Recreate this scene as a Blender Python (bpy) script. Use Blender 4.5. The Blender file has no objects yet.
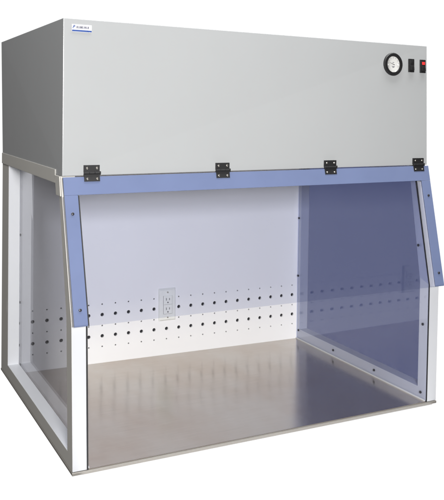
import bpy, bmesh, math, random
from mathutils import Vector, Matrix
random.seed(7)
scene = bpy.context.scene
COL = scene.collection
PI = math.pi

# ------------------------------------------------------------------ measures (metres)
W, D, H = 1.22, 0.8733, 1.1681          # cabinet width, depth, height
ZB, Y1 = 0.7685, 0.0821                 # underside and front of the canopy
ZS = 0.3909                             # level where the sloped front begins
T = 0.0095                              # thickness of the base tray
WL = 0.0389                             # thickness of the side frames
YB = 0.7815                             # perforated back wall

# the real cabinet is a few millimetres out of square: corner offsets at four levels
OFF = [[[[0.00483, -0.00214, -0.0016], [0.00046, -1e-05, 0.00034], [-0.00265, 0.00023, -0.00568], [-0.00126, -0.00043, 0.00658]], [[-0.00051, 0.0029, 0.00611], [-0.00271, -3e-05, -0.00291], [0.00339, -0.0006, 0.00128], [-0.0011, 0.0001, 0.00126]]],
       [[[-0.00063, 0.00044, -0.00041], [-0.00145, 0.00128, 7e-05], [0.00463, -0.00382, 0.00398], [-0.00389, 0.00426, -0.0071]], [[0.00348, -0.00447, -0.00409], [-0.00267, 0.00223, 0.0025], [0.00048, -0.0004, 0.00041], [-0.0004, 0.00044, -0.00074]]]]
LV = [0.0, ZS, ZB, H]
def sq(x, y, z):
    u, v = x / W, y / D
    k = 0 if z < ZS else (1 if z < ZB else 2)
    w = (z - LV[k]) / (LV[k + 1] - LV[k])
    w = min(max(w, -0.2), 1.1); u = min(max(u, -0.1), 1.1); v = min(max(v, -0.1), 1.1)
    r = [0, 0, 0]
    for i, a in ((0, 1 - u), (1, u)):
        for j, b in ((0, 1 - v), (1, v)):
            for q in range(3):
                r[q] += a * b * (OFF[i][j][k][q] * (1 - w) + OFF[i][j][k + 1][q] * w)
    return Vector((x + r[0], y + r[1], z + r[2]))

# ------------------------------------------------------------------ node helpers
def mat(name):
    m = bpy.data.materials.new(name); m.use_nodes = True
    nt = m.node_tree; b = nt.nodes['Principled BSDF']
    return m, nt, b
def N(nt, t, **kw):
    n = nt.nodes.new(t)
    for k, v in kw.items(): setattr(n, k, v)
    return n
def coords(nt, scale=(1, 1, 1)):
    g = N(nt, 'ShaderNodeNewGeometry')
    mp = N(nt, 'ShaderNodeMapping'); mp.inputs['Scale'].default_value = scale
    nt.links.new(g.outputs['Position'], mp.inputs['Vector'])
    return mp.outputs['Vector']
def noise(nt, vec, scale, detail=4, rough=0.55):
    n = N(nt, 'ShaderNodeTexNoise'); n.inputs['Scale'].default_value = scale
    n.inputs['Detail'].default_value = detail; n.inputs['Roughness'].default_value = rough
    nt.links.new(vec, n.inputs['Vector']); return n.outputs['Fac']
def rng(nt, fac, lo, hi, a=0.3, b=0.7):
    r = N(nt, 'ShaderNodeMapRange'); r.inputs['From Min'].default_value = a; r.inputs['From Max'].default_value = b
    r.inputs['To Min'].default_value = lo; r.inputs['To Max'].default_value = hi
    nt.links.new(fac, r.inputs['Value']); return r.outputs['Result']
def mixc(nt, fac, c1, c2):
    m = N(nt, 'ShaderNodeMix', data_type='RGBA')
    m.inputs[6].default_value = (*c1, 1); m.inputs[7].default_value = (*c2, 1)
    nt.links.new(fac, m.inputs[0]); return m.outputs[2]
def bump(nt, b, h, strength, dist=0.001):
    n = N(nt, 'ShaderNodeBump'); n.inputs['Strength'].default_value = strength; n.inputs['Distance'].default_value = dist
    nt.links.new(h, n.inputs['Height']); nt.links.new(n.outputs['Normal'], b.inputs['Normal'])

def paint(name, c, rough=0.4, var=0.03, spec=0.5):
    m, nt, b = mat(name)
    f = noise(nt, coords(nt), 4, 6, 0.6)
    nt.links.new(mixc(nt, rng(nt, f, 0, 1, 0.2, 0.8), tuple(x * (1 - var) for x in c), tuple(min(1, x * (1 + var)) for x in c)), b.inputs['Base Color'])
    f2 = noise(nt, coords(nt), 9, 5, 0.6)
    nt.links.new(rng(nt, f2, rough * 0.92, rough * 1.1, 0.2, 0.8), b.inputs['Roughness'])
    b.inputs['Specular IOR Level'].default_value = spec
    return m
def plain(name, c, rough=0.5, metal=0.0, emit=None, es=0):
    m, nt, b = mat(name)
    f = noise(nt, coords(nt), 60, 4)
    nt.links.new(mixc(nt, rng(nt, f, 0, 1), tuple(x * 0.97 for x in c), tuple(min(1, x * 1.03) for x in c)), b.inputs['Base Color'])
    b.inputs['Roughness'].default_value = rough; b.inputs['Metallic'].default_value = metal
    if emit:
        b.inputs['Emission Color'].default_value = (*emit, 1); b.inputs['Emission Strength'].default_value = es
    return m
def steel(name, c, c2, r0, r1, streak, bumpy=0.05, metal=1.0):
    m, nt, b = mat(name)
    b.inputs['Metallic'].default_value = metal
    s = noise(nt, coords(nt, streak), 1.0, 6, 0.65)
    fine = noise(nt, coords(nt, (7, 230, 7)), 1.0, 3, 0.6)
    cloud = noise(nt, coords(nt, (2.6, 1.5, 1)), 1.0, 4, 0.55)
    a = N(nt, 'ShaderNodeMath', operation='MULTIPLY_ADD'); a.inputs[1].default_value = 0.4
    h = N(nt, 'ShaderNodeMath', operation='MULTIPLY'); h.inputs[1].default_value = 0.6
    nt.links.new(cloud, h.inputs[0]); nt.links.new(s, a.inputs[0]); nt.links.new(h.outputs[0], a.inputs[2])
    base = mixc(nt, rng(nt, a.outputs[0], 0, 1, 0.35, 0.65), c2, c)
    mm = N(nt, 'ShaderNodeMix', data_type='RGBA', blend_type='MULTIPLY'); mm.inputs[0].default_value = 1
    nt.links.new(base, mm.inputs[6]); nt.links.new(mixc(nt, rng(nt, fine, 0, 1), (0.91, 0.91, 0.91), (1, 1, 1)), mm.inputs[7])
    nt.links.new(mm.outputs[2], b.inputs['Base Color'])
    nt.links.new(rng(nt, a.outputs[0], r0, r1), b.inputs['Roughness'])
    if bumpy: bump(nt, b, s, bumpy, 0.0005)
    if metal > 0.5:
        b.inputs['Anisotropic'].default_value = 0.7
        cx_ = N(nt, 'ShaderNodeCombineXYZ'); cx_.inputs['Y'].default_value = 1.0
        nt.links.new(cx_.outputs[0], b.inputs['Tangent'])
    return m
def acrylic(name, tint, ior=1.49, rough=0.0):
    m = bpy.data.materials.new(name); m.use_nodes = True
    nt = m.node_tree; nt.nodes.clear()
    out = N(nt, 'ShaderNodeOutputMaterial')
    tr = N(nt, 'ShaderNodeBsdfTransparent'); gl = N(nt, 'ShaderNodeBsdfGlossy')
    tr.inputs['Color'].default_value = (*[math.sqrt(x) for x in tint], 1)
    gl.inputs['Roughness'].default_value = rough
    g = N(nt, 'ShaderNodeNewGeometry'); mr = N(nt, 'ShaderNodeMapRange')
    mr.inputs['To Min'].default_value = ior; mr.inputs['To Max'].default_value = 1 / ior
    nt.links.new(g.outputs['Backfacing'], mr.inputs['Value'])
    fr = N(nt, 'ShaderNodeFresnel'); nt.links.new(mr.outputs['Result'], fr.inputs['IOR'])
    mx = N(nt, 'ShaderNodeMixShader')
    nt.links.new(fr.outputs[0], mx.inputs[0]); nt.links.new(tr.outputs[0], mx.inputs[1]); nt.links.new(gl.outputs[0], mx.inputs[2])
    nt.links.new(mx.outputs[0], out.inputs['Surface'])
    return m

M = dict(
    casing=paint('grey_enamel', (0.382, 0.394, 0.40), 0.24, 0.015),
    white=paint('white_enamel', (0.575, 0.59, 0.62), 0.38, 0.02),
    wall=paint('white_board', (0.83, 0.83, 0.84), 0.5, 0.015, 0.3),
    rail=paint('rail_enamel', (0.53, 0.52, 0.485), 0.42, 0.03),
    blue=paint('blue_film', (0.142, 0.178, 0.305), 0.20, 0.09),
    bar=paint('pale_bar', (0.70, 0.70, 0.72), 0.35, 0.04),
    dark=plain('dark_void', (0.03, 0.03, 0.035), 0.8),
    black=plain('black_plastic', (0.008, 0.008, 0.009), 0.5),
    gasket_and_shade=plain('rubber_and_shade', (0.012, 0.012, 0.014), 0.6),  # rubber of the post seals, also black for the painted sash edge shadow
    screw=plain('zinc_screw', (0.78, 0.75, 0.68), 0.28, 1.0),
    dscrew=plain('dark_screw', (0.05, 0.05, 0.06), 0.35, 0.6),
    dial=plain('dial_white', (0.86, 0.86, 0.84), 0.35),
    ink=plain('dark_ink', (0.06, 0.06, 0.10), 0.5),
    tar=plain('black_hinge', (0.006, 0.006, 0.007), 0.62),
    label=plain('label_white', (0.62, 0.63, 0.67), 0.35),
    labelblue=plain('label_blue', (0.02, 0.065, 0.27), 0.35),
    outlet=plain('ivory_plastic', (0.80, 0.81, 0.78), 0.33),
    slot=plain('slot_shade', (0.09, 0.09, 0.10), 0.6),
    red=plain('red_lamp', (0.6, 0.02, 0.02), 0.3, 0, (1.0, 0.03, 0.03), 1.3),
    top=steel('brushed_steel', (0.62, 0.595, 0.555), (0.50, 0.42, 0.355), 0.14, 0.21, (6, 4, 4), 0.0, 0.97),
    edge=steel('steel_edge', (0.34, 0.325, 0.30), (0.30, 0.285, 0.26), 0.34, 0.5, (160, 14, 14), 0.02, 0.35),
    sash=acrylic('clear_blue_acrylic', (0.83, 0.85, 0.93)),
    pane=acrylic('side_acrylic', (0.90, 0.915, 0.97), 1.45),
    rpane=acrylic('right_side_acrylic', (0.77, 0.80, 0.95), 1.62),
    dark_view=acrylic('dark_view_acrylic', (0.095, 0.11, 0.20), 1.15),  # tint of the added sheet, holds the dimness of the view outside
    glass=acrylic('gauge_glass', (0.96, 0.96, 0.96)),
)

# ------------------------------------------------------------------ object helpers
def finish(name, bm, m, parent, bevel=0.0, seg=2, smooth=False, warp=True):
    bmesh.ops.recalc_face_normals(bm, faces=bm.faces)
    if warp:
        for v in bm.verts: v.co = sq(*v.co)
    lo = Vector([min(v.co[i] for v in bm.verts) for i in range(3)]); hi = Vector([max(v.co[i] for v in bm.verts) for i in range(3)])
    c = (lo + hi) / 2 if warp else Vector((0, 0, 0))
    for v in bm.verts: v.co -= c
    me = bpy.data.meshes.new(name); bm.to_mesh(me); bm.free()
    for mm in (m if isinstance(m, (list, tuple)) else [m]): me.materials.append(mm)
    if smooth:
        for p in me.polygons: p.use_smooth = True
    o = bpy.data.objects.new(name, me); COL.objects.link(o)
    if parent is not None:
        o.parent = parent
        o.matrix_parent_inverse = Matrix.Identity(4)
        o.location = c - world_loc(parent)
    else: o.location = c
    if bevel:
        b = o.modifiers.new('bevel', 'BEVEL'); b.width = bevel; b.segments = seg; b.limit_method = 'ANGLE'; b.angle_limit = math.radians(35)
    return o
def world_loc(o):
    v = Vector(o.location)
    while o.parent: o = o.parent; v += o.location
    return v
def box(bm, x0, x1, y0, y1, z0, z1, mi=0):
    vs = [bm.verts.new((x, y, z)) for z in (z0, z1) for y in (y0, y1) for x in (x0, x1)]
    fs = [bm.faces.new([vs[i] for i in f]) for f in ((0, 2, 3, 1), (4, 5, 7, 6), (0, 1, 5, 4), (2, 6, 7, 3), (0, 4, 6, 2), (1, 3, 7, 5))]
    for f in fs: f.material_index = mi
    return fs
def loft(bm, loops, caps=True):
    rs = [[bm.verts.new(p) for p in L] for L in loops]
    n = len(rs[0])
    for a, b in zip(rs, rs[1:]):
        for i in range(n): bm.faces.new((a[i], a[(i + 1) % n], b[(i + 1) % n], b[i]))
    if caps: bm.faces.new(rs[0][::-1]); bm.faces.new(rs[-1])
    return rs
def prism_x(bm, prof, x0, x1):          # profile in (y, z), swept along x
    loft(bm, [[(x0, y, z) for y, z in prof], [(x1, y, z) for y, z in prof]])
def disc(bm, c, axis, prof, n=28):      # prof: (radius, height) turned about an axis through c
    a = Vector(axis).normalized(); t = a.orthogonal().normalized(); s = a.cross(t)
    loft(bm, [[Vector(c) + a * h + (t * math.cos(2 * PI * k / n) + s * math.sin(2 * PI * k / n)) * r for k in range(n)] for r, h in prof])
def B(): return bmesh.new()
def screw(parent, c, axis, r=0.0042, m='dscrew'):
    bm = B(); disc(bm, c, axis, [(r, -0.001), (r, 0.0012), (r * 0.75, 0.0022), (r * 0.3, 0.0025)], 16)
    return finish('screw', bm, M[m], parent, smooth=False)

# ------------------------------------------------------------------ the cabinet
root = bpy.data.objects.new('fume_cabinet', None); COL.objects.link(root)
root.location = sq(W / 2, D / 2, 0)
root['label'] = 'grey and white tabletop fume cabinet with clear hinged blue sash and steel work surface'
root['category'] = 'fume cabinet'

# --- base tray and work surface
bm = B(); box(bm, -0.0015, W + 0.0015, -0.0022, D, 0.0, T - 0.0012)
finish('base_tray', bm, M['edge'], root, 0.0015)
bm = B(); box(bm, WL + 0.005, W - WL - 0.005, -0.0005, YB, T - 0.0006, T + 0.0016)
finish('work_surface', bm, M['top'], root, 0.0008)

# --- side frames
OUT = [(0, T), (0, ZS), (Y1 + 0.017, ZB - 0.001), (D, ZB - 0.001), (D, T)]
INN = [(0.045, 0.048), (0.045, 0.396), (0.1195, 0.745), (0.765, 0.745), (0.765, 0.051)]
def side_frame(left):
    xo, xi = (0, WL) if left else (W, W - WL)
    s = 1 if left else -1
    bm = B()
    def ring(prof, x): return [bm.verts.new((x, y, z)) for y, z in prof]
    a, b, c, d = ring(OUT, xo), ring(INN, xo), ring(INN, xi), ring(OUT, xi)
    for p, q in ((a, b), (b, c), (c, d), (d, a)):
        for i in range(5):
            nf = bm.faces.new((p[i], p[(i + 1) % 5], q[(i + 1) % 5], q[i]))
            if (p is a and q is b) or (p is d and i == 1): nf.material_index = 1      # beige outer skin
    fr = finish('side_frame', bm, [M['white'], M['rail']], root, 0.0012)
    # clear sheet screwed on the inner face
    k = 0.004
    bm = B()
    prof = [(0.003, T + 0.002), (0.003, ZS + 0.001), (Y1 + 0.014, ZB - 0.004), (YB - 0.001, ZB - 0.004), (YB - 0.001, T + 0.002)]
    prism_x(bm, prof, xi, xi + s * k)
    finish('pane', bm, M['pane' if left else 'rpane'], fr)
    for y, z in ((0.766, 0.506), (0.766, 0.27), (0.764, 0.048), (0.5176, 0.034), (0.2669, 0.033), (0.0247, 0.034), (0.0216, 0.2587), (0.056, 0.51), (0.105, 0.72)):
        screw(fr, (xi + s * (k + 0.0005), y, z), (s, 0, 0), 0.0045)
    if not left:
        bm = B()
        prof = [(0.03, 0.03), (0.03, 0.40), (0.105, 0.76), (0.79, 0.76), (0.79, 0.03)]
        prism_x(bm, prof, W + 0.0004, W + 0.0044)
        o = finish('added_dark_pane', bm, M['dark_view'], fr); o['label'] = 'added dark sheet for the dim view outside'  # added sheet: darkness seen through the right window is put in its tint
    # black rubber seal along the front post
    bm = B()
    prof = [(-0.0012, T + 0.0005), (-0.0012, ZS), (Y1 + 0.006, ZB - 0.03), (Y1 + 0.013, ZB - 0.03), (0.0028, ZS), (0.0028, T + 0.0005)]
    xa = xi - s * 0.0008
    prism_x(bm, prof, xa, xa + s * (0.0042 if left else 0.0018))
    finish('seal', bm, M['gasket_and_shade'], fr)
    # white bead where the sheet meets the work surface
    bm = B(); prism_x(bm, [(0.004, T + 0.0016), (0.004, T + 0.0056), (YB, T + 0.0056), (YB, T + 0.0016)], xi + s * k, xi + s * (k + 0.003))
    finish('trim_strip', bm, M['white'], fr)
    # rail and front corner plate on the outer face
    bm = B(); prism_x(bm, [(0.147, 0.7445), (0.147, 0.7815), (D, 0.7815), (D, 0.7445)], xo - s * 0.0024, xo - s * 0.0002)
    finish('rail', bm, M['rail'], fr, 0.001)
    bm = B(); prism_x(bm, [(0.0905 , 0.714), (0.1 + 0.0015, 0.7665), (0.1465, 0.7665), (0.1335, 0.714)], xo - s * 0.0032, xo - s * 0.0002)
    finish('corner_plate', bm, M['rail'], fr, 0.0008)
    return fr
side_frame(True); side_frame(False)

# --- perforated back wall: real holes into the plenum behind
X0, PITCH = 0.0396, 0.0508
ROWS = [(0.072, 0.0029), (0.1117, 0.0066), (0.150, 0.0029), (0.191, 0.0066), (0.230, 0.0029)]
bm = B()
zc = [0.0522] + [(ROWS[i][0] + ROWS[i + 1][0]) / 2 for i in range(4)] + [0.2502]
xs = [X0 - 0.0254 + PITCH * i for i in range(24)]
bx0, bx1 = 0.002, W - 0.002
ylist = (YB, YB + 0.006)
def quad(p): bm.faces.new([bm.verts.new(q) for q in p])
def rect(xa, xb, za, zb_): quad([(xa, YB, za), (xb, YB, za), (xb, YB, zb_), (xa, YB, zb_)])
rect(bx0, bx1, T, zc[0]); rect(bx0, bx1, zc[-1], ZB - 0.003)
rect(bx0, xs[0], zc[0], zc[-1]); rect(xs[-1], bx1, zc[0], zc[-1])
SEG = 20
for i in range(23):
    for j, (z, r) in enumerate(ROWS):
        cx = X0 + PITCH * i
        xa, xb, za, zb_ = xs[i], xs[i + 1], zc[j], zc[j + 1]
        outer, inner, deep = [], [], []
        ang = [2 * PI * k / SEG - PI for k in range(SEG)]
        cs = [(xb, za), (xb, zb_), (xa, zb_), (xa, za)]
        spots_ = [(a, None) for a in ang] + [(math.atan2(q[1] - z, q[0] - cx), q) for q in cs]
        spots_.sort(key=lambda e: e[0])
        for a, q in spots_:
            dx, dz = math.cos(a), math.sin(a)
            tx = ((xb if dx > 0 else xa) - cx) / dx if abs(dx) > 1e-9 else 1e9
            tz = ((zb_ if dz > 0 else za) - z) / dz if abs(dz) > 1e-9 else 1e9
            t = min(tx, tz)
            outer.append(bm.verts.new((cx + t * dx, YB, z + t * dz) if q is None else (q[0], YB, q[1])))
            inner.append(bm.verts.new((cx + r * dx, YB, z + r * dz)))
            deep.append(bm.verts.new((cx + r * dx, YB + 0.006, z + r * dz)))
        for k in range(len(outer)):
            n = (k + 1) % len(outer)
            bm.faces.new((outer[k], outer[n], inner[n], inner[k])); bm.faces.new((inner[k], inner[n], deep[n], deep[k]))
bw = finish('back_wall', bm, M['wall'], root)
bm = B(); box(bm, WL, W - WL, D - 0.004, D - 0.001, T, ZB - 0.002)
finish('rear_cover', bm, M['dark'], root)
bm = B(); box(bm, WL, W - WL, YB + 0.02, YB + 0.022, T + 0.001, ZB - 0.004)
finish('plenum_shade', bm, M['dark'], root)  # near-black sheet behind the holes, plenum shade put into its colour

# --- canopy
bm = B(); box(bm, 0, W, Y1, D, ZB, H)
can = finish('canopy', bm, M['casing'], root, 0.0016, 3)

# --- maker's label (lettering too worn by distance to read)
bm = B(); box(bm, 0.0225, 0.0762, Y1 - 0.0012, Y1 + 0.001, 1.1352, 1.1540)
lab = finish('maker_label', bm, M['label'], can, 0.0003)
bm = B(); box(bm, 0.0230, 0.0757, Y1 - 0.0018, Y1 - 0.0010, 1.1362, 1.1402)
finish('blue_band', bm, M['labelblue'], lab)
bm = B()
def slant(x, w, z0, z1, mi=0, sl=0.15):
    vs = [bm.verts.new((x + (z - z0) * sl + a, y, z)) for y in (Y1 - 0.0018, Y1 - 0.0010) for z in (z0, z1) for a in (0, w)]
    for f in ((0, 1, 3, 2), (4, 6, 7, 5), (0, 2, 6, 4), (1, 5, 7, 3), (0, 4, 5, 1), (2, 3, 7, 6)):
        q = bm.faces.new([vs[i] for i in f]); q.material_index = mi
slant(0.0240, 0.0016, 1.1438, 1.1520, 1, 0.45); slant(0.0268, 0.0030, 1.1500, 1.1520, 1, 0.3); slant(0.0262, 0.0030, 1.1468, 1.1486, 1, 0.3); slant(0.0296, 0.0012, 1.1478, 1.1512, 1, 0.3)
x = 0.0345
for k, w in enumerate((3, 3, 3.4, 2.6, 3.2, 1.4, 3.2, 3, 3)):
    w *= 0.001; h = 1.1498
    slant(x, 0.0012, 1.1445, h)
    if w > 0.002:
        if k % 3 != 1: slant(x + w - 0.0011, 0.0011, 1.1445, h)
        if k % 2 == 0: slant(x + 0.0008, w - 0.0016, h - 0.0010, h, 0, 0)
        if k % 3 != 0: slant(x + 0.0008, w - 0.0010, 1.1445, 1.1454, 0, 0)
        if k % 4 == 2: slant(x + 0.0008, w - 0.0016, 1.1468, 1.1476, 0, 0)
    x += w + 0.0009
finish('lettering', bm, [M['ink'], M['labelblue']], lab)

# --- round pressure gauge
GX, GZ = 1.0783, 1.1006
fy = Y1
bm = B(); disc(bm, (GX, fy, GZ), (0, -1, 0), [(0.0372, -0.001), (0.0372, 0.0035), (0.0350, 0.0062), (0.0265, 0.0062), (0.0256, 0.002)], 48)
gauge = finish('pressure_gauge', bm, M['black'], can, smooth=False)
bm = B(); disc(bm, (GX, fy - 0.0018, GZ), (0, -1, 0), [(0.0262, 0), (0.0262, 0.0006)], 40)
finish('dial', bm, M['dial'], gauge)
bm = B()
for k in range(9):
    a = math.radians(200 - k * 27.5)
    c, s = math.cos(a), math.sin(a); r0, r1 = 0.0195, 0.0232; hw = 0.0005
    vs = [bm.verts.new((GX + r * c + q * s, fy - 0.0028, GZ + r * s - q * c)) for r, q in ((r0, -hw), (r0, hw), (r1, hw), (r1, -hw))]
    bm.faces.new(vs)
for dz, w in ((-0.007, 0.012), (-0.010, 0.008), (0.006, 0.007)):
    bm.faces.new([bm.verts.new((GX + a * w / 2, fy - 0.0028, GZ + dz + b * 0.0008)) for a, b in ((-1, -1), (1, -1), (1, 1), (-1, 1))])
finish('scale_marks', bm, M['ink'], gauge)
bm = B()
a = math.radians(160); c, s = math.cos(a), math.sin(a)
pts = [(0.021 * c, 0.021 * s), (-0.005 * c - 0.0011 * s, -0.005 * s + 0.0011 * c), (-0.005 * c + 0.0011 * s, -0.005 * s - 0.0011 * c)]
loft(bm, [[(GX + p, fy - 0.0033, GZ + q) for p, q in pts], [(GX + p, fy - 0.0038, GZ + q) for p, q in pts]])
finish('needle', bm, M['black'], gauge)
bm = B(); disc(bm, (GX, fy - 0.0042, GZ), (0, -1, 0), [(0.0262, 0), (0.0262, 0.001), (0.020, 0.0022), (0.010, 0.0030), (0.002, 0.0032)], 40)
finish('glass', bm, M['glass'], gauge, smooth=True)

# --- two rocker switches
def switch(x, z, lit):
    w, h = 0.0225, 0.044
    bm = B(); box(bm, x - w / 2, x + w / 2, fy - 0.0045, fy + 0.001, z - h / 2, z + h / 2)
    sw = finish('rocker_switch', bm, M['black'], can, 0.0012)
    bm = B()
    prof = [(fy - 0.004, z - h * 0.40), (fy - 0.0100, z - h * 0.34), (fy - 0.0090, z - h * 0.12), (fy - 0.0065, z + h * 0.05), (fy - 0.0055, z + h * 0.40), (fy - 0.004, z + h * 0.41)]
    prism_x(bm, prof, x - w * 0.33, x + w * 0.33)
    finish('rocker', bm, M['black'], sw, 0.0008)
    bm = B(); box(bm, x - w * 0.24, x + w * 0.24, fy - 0.0072, fy - 0.0052, z + h * 0.12, z + h * 0.32)
    finish('indicator', bm, M['red'] if lit else M['black'], sw, 0.0005)
    if lit: sw['label'] = 'black rocker switch with its red indicator lit'
    return sw
switch(1.1525, 1.1000, False); switch(1.2003, 1.0995, True)

# --- hinged sash
SF = [(Y1 - 0.0045, ZB - 0.003), (-0.0235, ZS - 0.001)]     # front line, top and bottom (y, z)
dy, dz = SF[1][0] - SF[0][0], SF[1][1] - SF[0][1]
L = math.hypot(dy, dz); ty, tz = dy / L, dz / L
ny, nz = tz, -ty                                             # outward normal, to the front and up
if ny > 0: ny, nz = -ny, -nz
def sp(s, d): return (SF[0][0] + ty * s + ny * d, SF[0][1] + tz * s + nz * d)   # s down the sash, d out of its front
bm = B()
prism_x(bm, [sp(0, 0), sp(L, 0), sp(L, -0.005), sp(0, -0.005)], 0.0006, W - 0.0006)
sash = finish('sash', bm, M['sash'], root)
bm = B()
prism_x(bm, [sp(0.0, 0.0022), sp(0.0485, 0.0022), sp(0.0485, 0.0004), sp(0, 0.0004)], 0.0, W)
finish('header_strip', bm, M['blue'], sash, 0.0006)
for left in (True, False):
    x0, x1 = (0.0002, 0.0365) if left else (W - 0.0365, W - 0.0002)
    bm = B()
    prism_x(bm, [sp(0.0487, 0.0022), sp(L - 0.004, 0.0022), sp(L, -0.001), sp(L, 0.0004), sp(0.0487, 0.0004)][:2] + [sp(L, 0.0004), sp(0.0487, 0.0004)], x0, x1)
    sf = finish('side_strip', bm, M['blue'], sash, 0.0006)
    bm = B()
    prism_x(bm, [sp(0.05, -0.0054), sp(L - 0.001, -0.0054), sp(L - 0.001, -0.0225), sp(0.05, -0.0195)], x0 + 0.0008, x1 - 0.0008)
    finish('side_bar', bm, M['bar'], sash, 0.0006)
    if left:
     bm = B(); xx = x1 + 0.0003
     prism_x(bm, [sp(0.05, 0.0018), sp(L, 0.0018), sp(L, 0.0003), sp(0.05, 0.0003)], xx, xx + 0.003)
     finish('edge_shadow', bm, M['gasket_and_shade'], sash)  # shadow beside the left strip, laid on as a black strip
    xm = 0.0185 if left else W - 0.0165
    for s in (0.098, L - 0.042):
        y, z = sp(s, 0.0026)
        screw(sash, (xm, y, z), (0, ny, nz), 0.0042, 'dscrew')

# --- four black hinges: one built, three copied with all their pieces
def make_hinge():
    def loc(name, bm, m, par, bev=0.0, smooth=False):
        o = finish(name, bm, m, par, bev, 2, smooth, warp=False); o.location = (0, 0, 0); return o
    bm = B()
    hw = 0.0215
    box(bm, -hw, hw, -0.0052, 0.0, 0.0018, 0.0212)
    sh = [(-0.0052, -0.0018), (0.0, -0.0018), (ty * 0.0205 * -0 - 0.0047, -0.0216), (-0.0100, -0.0216)]
    prism_x(bm, sh, -hw, hw)
    for a, b in ((-0.0215, -0.008), (-0.0075, 0.0075), (0.008, 0.0215)):
        disc(bm, (a, -0.0054, 0.0), (1, 0, 0), [(0.0030, 0), (0.0034, 0.0005), (0.0034, b - a - 0.0005), (0.0030, b - a)], 16)
    box(bm, 0.0215, 0.0242, -0.0078, -0.002, -0.0045, 0.0045)
    h = bpy.data.objects.new('tmp', None)
    me_o = finish('hinge', bm, M['tar'], None, 0.0007, 2, warp=False)
    for sx in (-0.0135, 0.0135):
        for zz, yy in ((0.0135, -0.0054), (-0.0145, -0.0088)):
            b2 = B(); disc(b2, (0, 0, 0), (0, -1, 0), [(0.0031, -0.001), (0.0031, 0.0008), (0.0018, 0.0016), (0.0006, 0.0017)], 14)
            o = finish('screw', b2, M['screw'], None, warp=False)
            o.parent = me_o; o.location = (sx, yy, zz)
    return me_o
h0 = make_hinge()
spots = [(0.0775, 0.7790), (0.4640, 0.7760), (0.8335, 0.7750), (1.1785, 0.7745)]
hinges = []
for i, (x, z) in enumerate(spots):
    if i == 0: h = h0
    else:
        h = h0.copy(); COL.objects.link(h)
        for ch in h0.children:
            c = ch.copy(); COL.objects.link(c); c.parent = h
    h.parent = root
    h.location = sq(x, Y1 - 0.0022, z - 0.004) - root.location
    hinges.append(h)

# --- mains outlet on the back wall
ox, oz, ow, oh = 0.5990, 0.2050, 0.0690, 0.1240
bm = B()
def rr(w, h, y): return [(ox - w / 2, y, oz - h / 2), (ox + w / 2, y, oz - h / 2), (ox + w / 2, y, oz + h / 2), (ox - w / 2, y, oz + h / 2)]
loft(bm, [rr(ow, oh, YB - 0.0002), rr(ow, oh, YB - 0.003), rr(ow - 0.008, oh - 0.012, YB - 0.0095)])
out = finish('power_outlet', bm, M['outlet'], root, 0.001)
bm = B(); box(bm, ox - 0.0175, ox + 0.0175, YB - 0.0118, YB - 0.0090, oz - 0.0345, oz + 0.0345)
finish('receptacle', bm, M['outlet'], out, 0.001)
bm = B()
for cz in (oz + 0.018, oz - 0.018):
    for dx_, hh in ((-0.0065, 0.0095), (0.0065, 0.008)):
        box(bm, ox + dx_ - 0.0011, ox + dx_ + 0.0011, YB - 0.0124, YB - 0.0116, cz + 0.002 - hh / 2 + 0.002, cz + 0.004 + hh / 2)
    disc(bm, (ox, YB - 0.0116, cz - 0.0085), (0, -1, 0), [(0.0026, 0), (0.0026, 0.0008)], 12)
    box(bm, ox - 0.0165, ox + 0.0165, YB - 0.0122, YB - 0.0116, cz - 0.0165, cz - 0.0159)
box(bm, ox - 0.0182, ox - 0.0176, YB - 0.0104, YB - 0.0094, oz - 0.035, oz + 0.035)
box(bm, ox + 0.0176, ox + 0.0182, YB - 0.0104, YB - 0.0094, oz - 0.035, oz + 0.035)
finish('socket_slots', bm, M['slot'], out)
for zz in (oz + 0.048, oz - 0.048):
    screw(out, (ox, YB - 0.0096, zz), (0, -1, 0), 0.003, 'screw')

# ------------------------------------------------------------------ white paper sheet the cabinet stands on
m, nt, b = mat('white_paper')
f = noise(nt, coords(nt), 9, 5)
nt.links.new(mixc(nt, rng(nt, f, 0, 1), (0.90, 0.90, 0.90), (0.94, 0.94, 0.94)), b.inputs['Base Color'])
b.inputs['Roughness'].default_value = 0.9; b.inputs['Specular IOR Level'].default_value = 0.1
M['paper'] = m
bm = B()
quad([(0.03, -0.42, -0.002), (1.205, -0.42, -0.002), (1.205, 0.85, -0.002), (0.03, 0.85, -0.002)])
fl = finish('floor', bm, M['paper'], None, warp=False)
fl['kind'] = 'structure'

# ------------------------------------------------------------------ studio light
w = bpy.data.worlds.new('World'); scene.world = w; w.use_nodes = True
nt = w.node_tree; bg = nt.nodes['Background']
tc = N(nt, 'ShaderNodeTexCoord'); sx = N(nt, 'ShaderNodeSeparateXYZ')
nt.links.new(tc.outputs['Generated'], sx.inputs[0])
at = N(nt, 'ShaderNodeMath', operation='ARCTAN2'); nt.links.new(sx.outputs['X'], at.inputs[0]); nt.links.new(sx.outputs['Y'], at.inputs[1])
up = N(nt, 'ShaderNodeMapRange', interpolation_type='SMOOTHSTEP')
up.inputs['From Min'].default_value = math.radians(-8); up.inputs['From Max'].default_value = math.radians(6)
nt.links.new(at.outputs[0], up.inputs['Value'])
dn = N(nt, 'ShaderNodeMapRange', interpolation_type='SMOOTHSTEP')
dn.inputs['From Min'].default_value = math.radians(66); dn.inputs['From Max'].default_value = math.radians(95)
dn.inputs['To Min'].default_value = 1; dn.inputs['To Max'].default_value = 0
nt.links.new(at.outputs[0], dn.inputs['Value'])
mu = N(nt, 'ShaderNodeMath', operation='MULTIPLY'); nt.links.new(up.outputs[0], mu.inputs[0]); nt.links.new(dn.outputs[0], mu.inputs[1])
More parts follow.
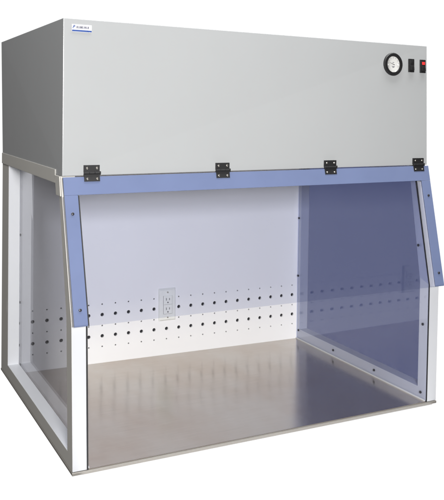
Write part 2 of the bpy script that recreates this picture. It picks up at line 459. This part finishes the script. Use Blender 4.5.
nt.links.new(mixc(nt, mu.outputs[0], (0.085, 0.08, 0.078), (1.08, 1.08, 1.08)), bg.inputs['Color'])
bg.inputs['Strength'].default_value = 1.0

def area(name, loc, target, sx_, sy_, power, col=(1, 1, 1)):
    l = bpy.data.lights.new(name, 'AREA'); l.shape = 'RECTANGLE'; l.size = sx_; l.size_y = sy_; l.energy = power; l.color = col
    o = bpy.data.objects.new(name, l); COL.objects.link(o); o.location = loc
    o.rotation_euler = (Vector(target) - Vector(loc)).to_track_quat('-Z', 'Y').to_euler()
    return o
area('key_light', (-0.52, -2.7, 1.16), (0.5, 0.3, 0.45), 0.55, 0.55, 130, (1.0, 0.985, 0.97))
area('overhead_light', (0.90, -0.22, 2.9), (0.90, -0.22, 0), 2.2, 0.5, 62)
area('side_light', (-0.95, 0.3, 3.2), (0.0, 0.3, 0.3), 0.7, 0.7, 33)

# ------------------------------------------------------------------ camera
cam = bpy.data.cameras.new('camera'); co = bpy.data.objects.new('camera', cam); COL.objects.link(co)
yaw, pitch, roll, F, PX, PY = 0.45923, -0.05057, 0.01419, 777.51126, 210.12108, 150.49599
f = Vector((math.sin(yaw) * math.cos(pitch), math.cos(yaw) * math.cos(pitch), math.sin(pitch)))
r = Vector((math.cos(yaw), -math.sin(yaw), 0)); u = r.cross(f)
r2 = r * math.cos(roll) + u * math.sin(roll); u2 = -r * math.sin(roll) + u * math.cos(roll)
mw = Matrix((r2, u2, -f)).transposed().to_4x4(); mw.translation = (-0.55358, -1.90078, 0.93878)
co.matrix_world = mw
cam.sensor_fit = 'VERTICAL'; cam.sensor_height = 36; cam.sensor_width = 36
cam.lens = F / 500 * 36; cam.shift_x = (222 - PX) / 500; cam.shift_y = (PY - 250) / 500
cam.clip_start = 0.05; cam.clip_end = 200
scene.camera = co

vs = scene.view_settings
vs.view_transform = 'Standard'; vs.look = 'None'; vs.exposure = 0; vs.gamma = 1
scene.render.engine = 'CYCLES'
scene.cycles.max_bounces = 12; scene.cycles.transparent_max_bounces = 24
scene.render.resolution_x = 909; scene.render.resolution_y = 1024
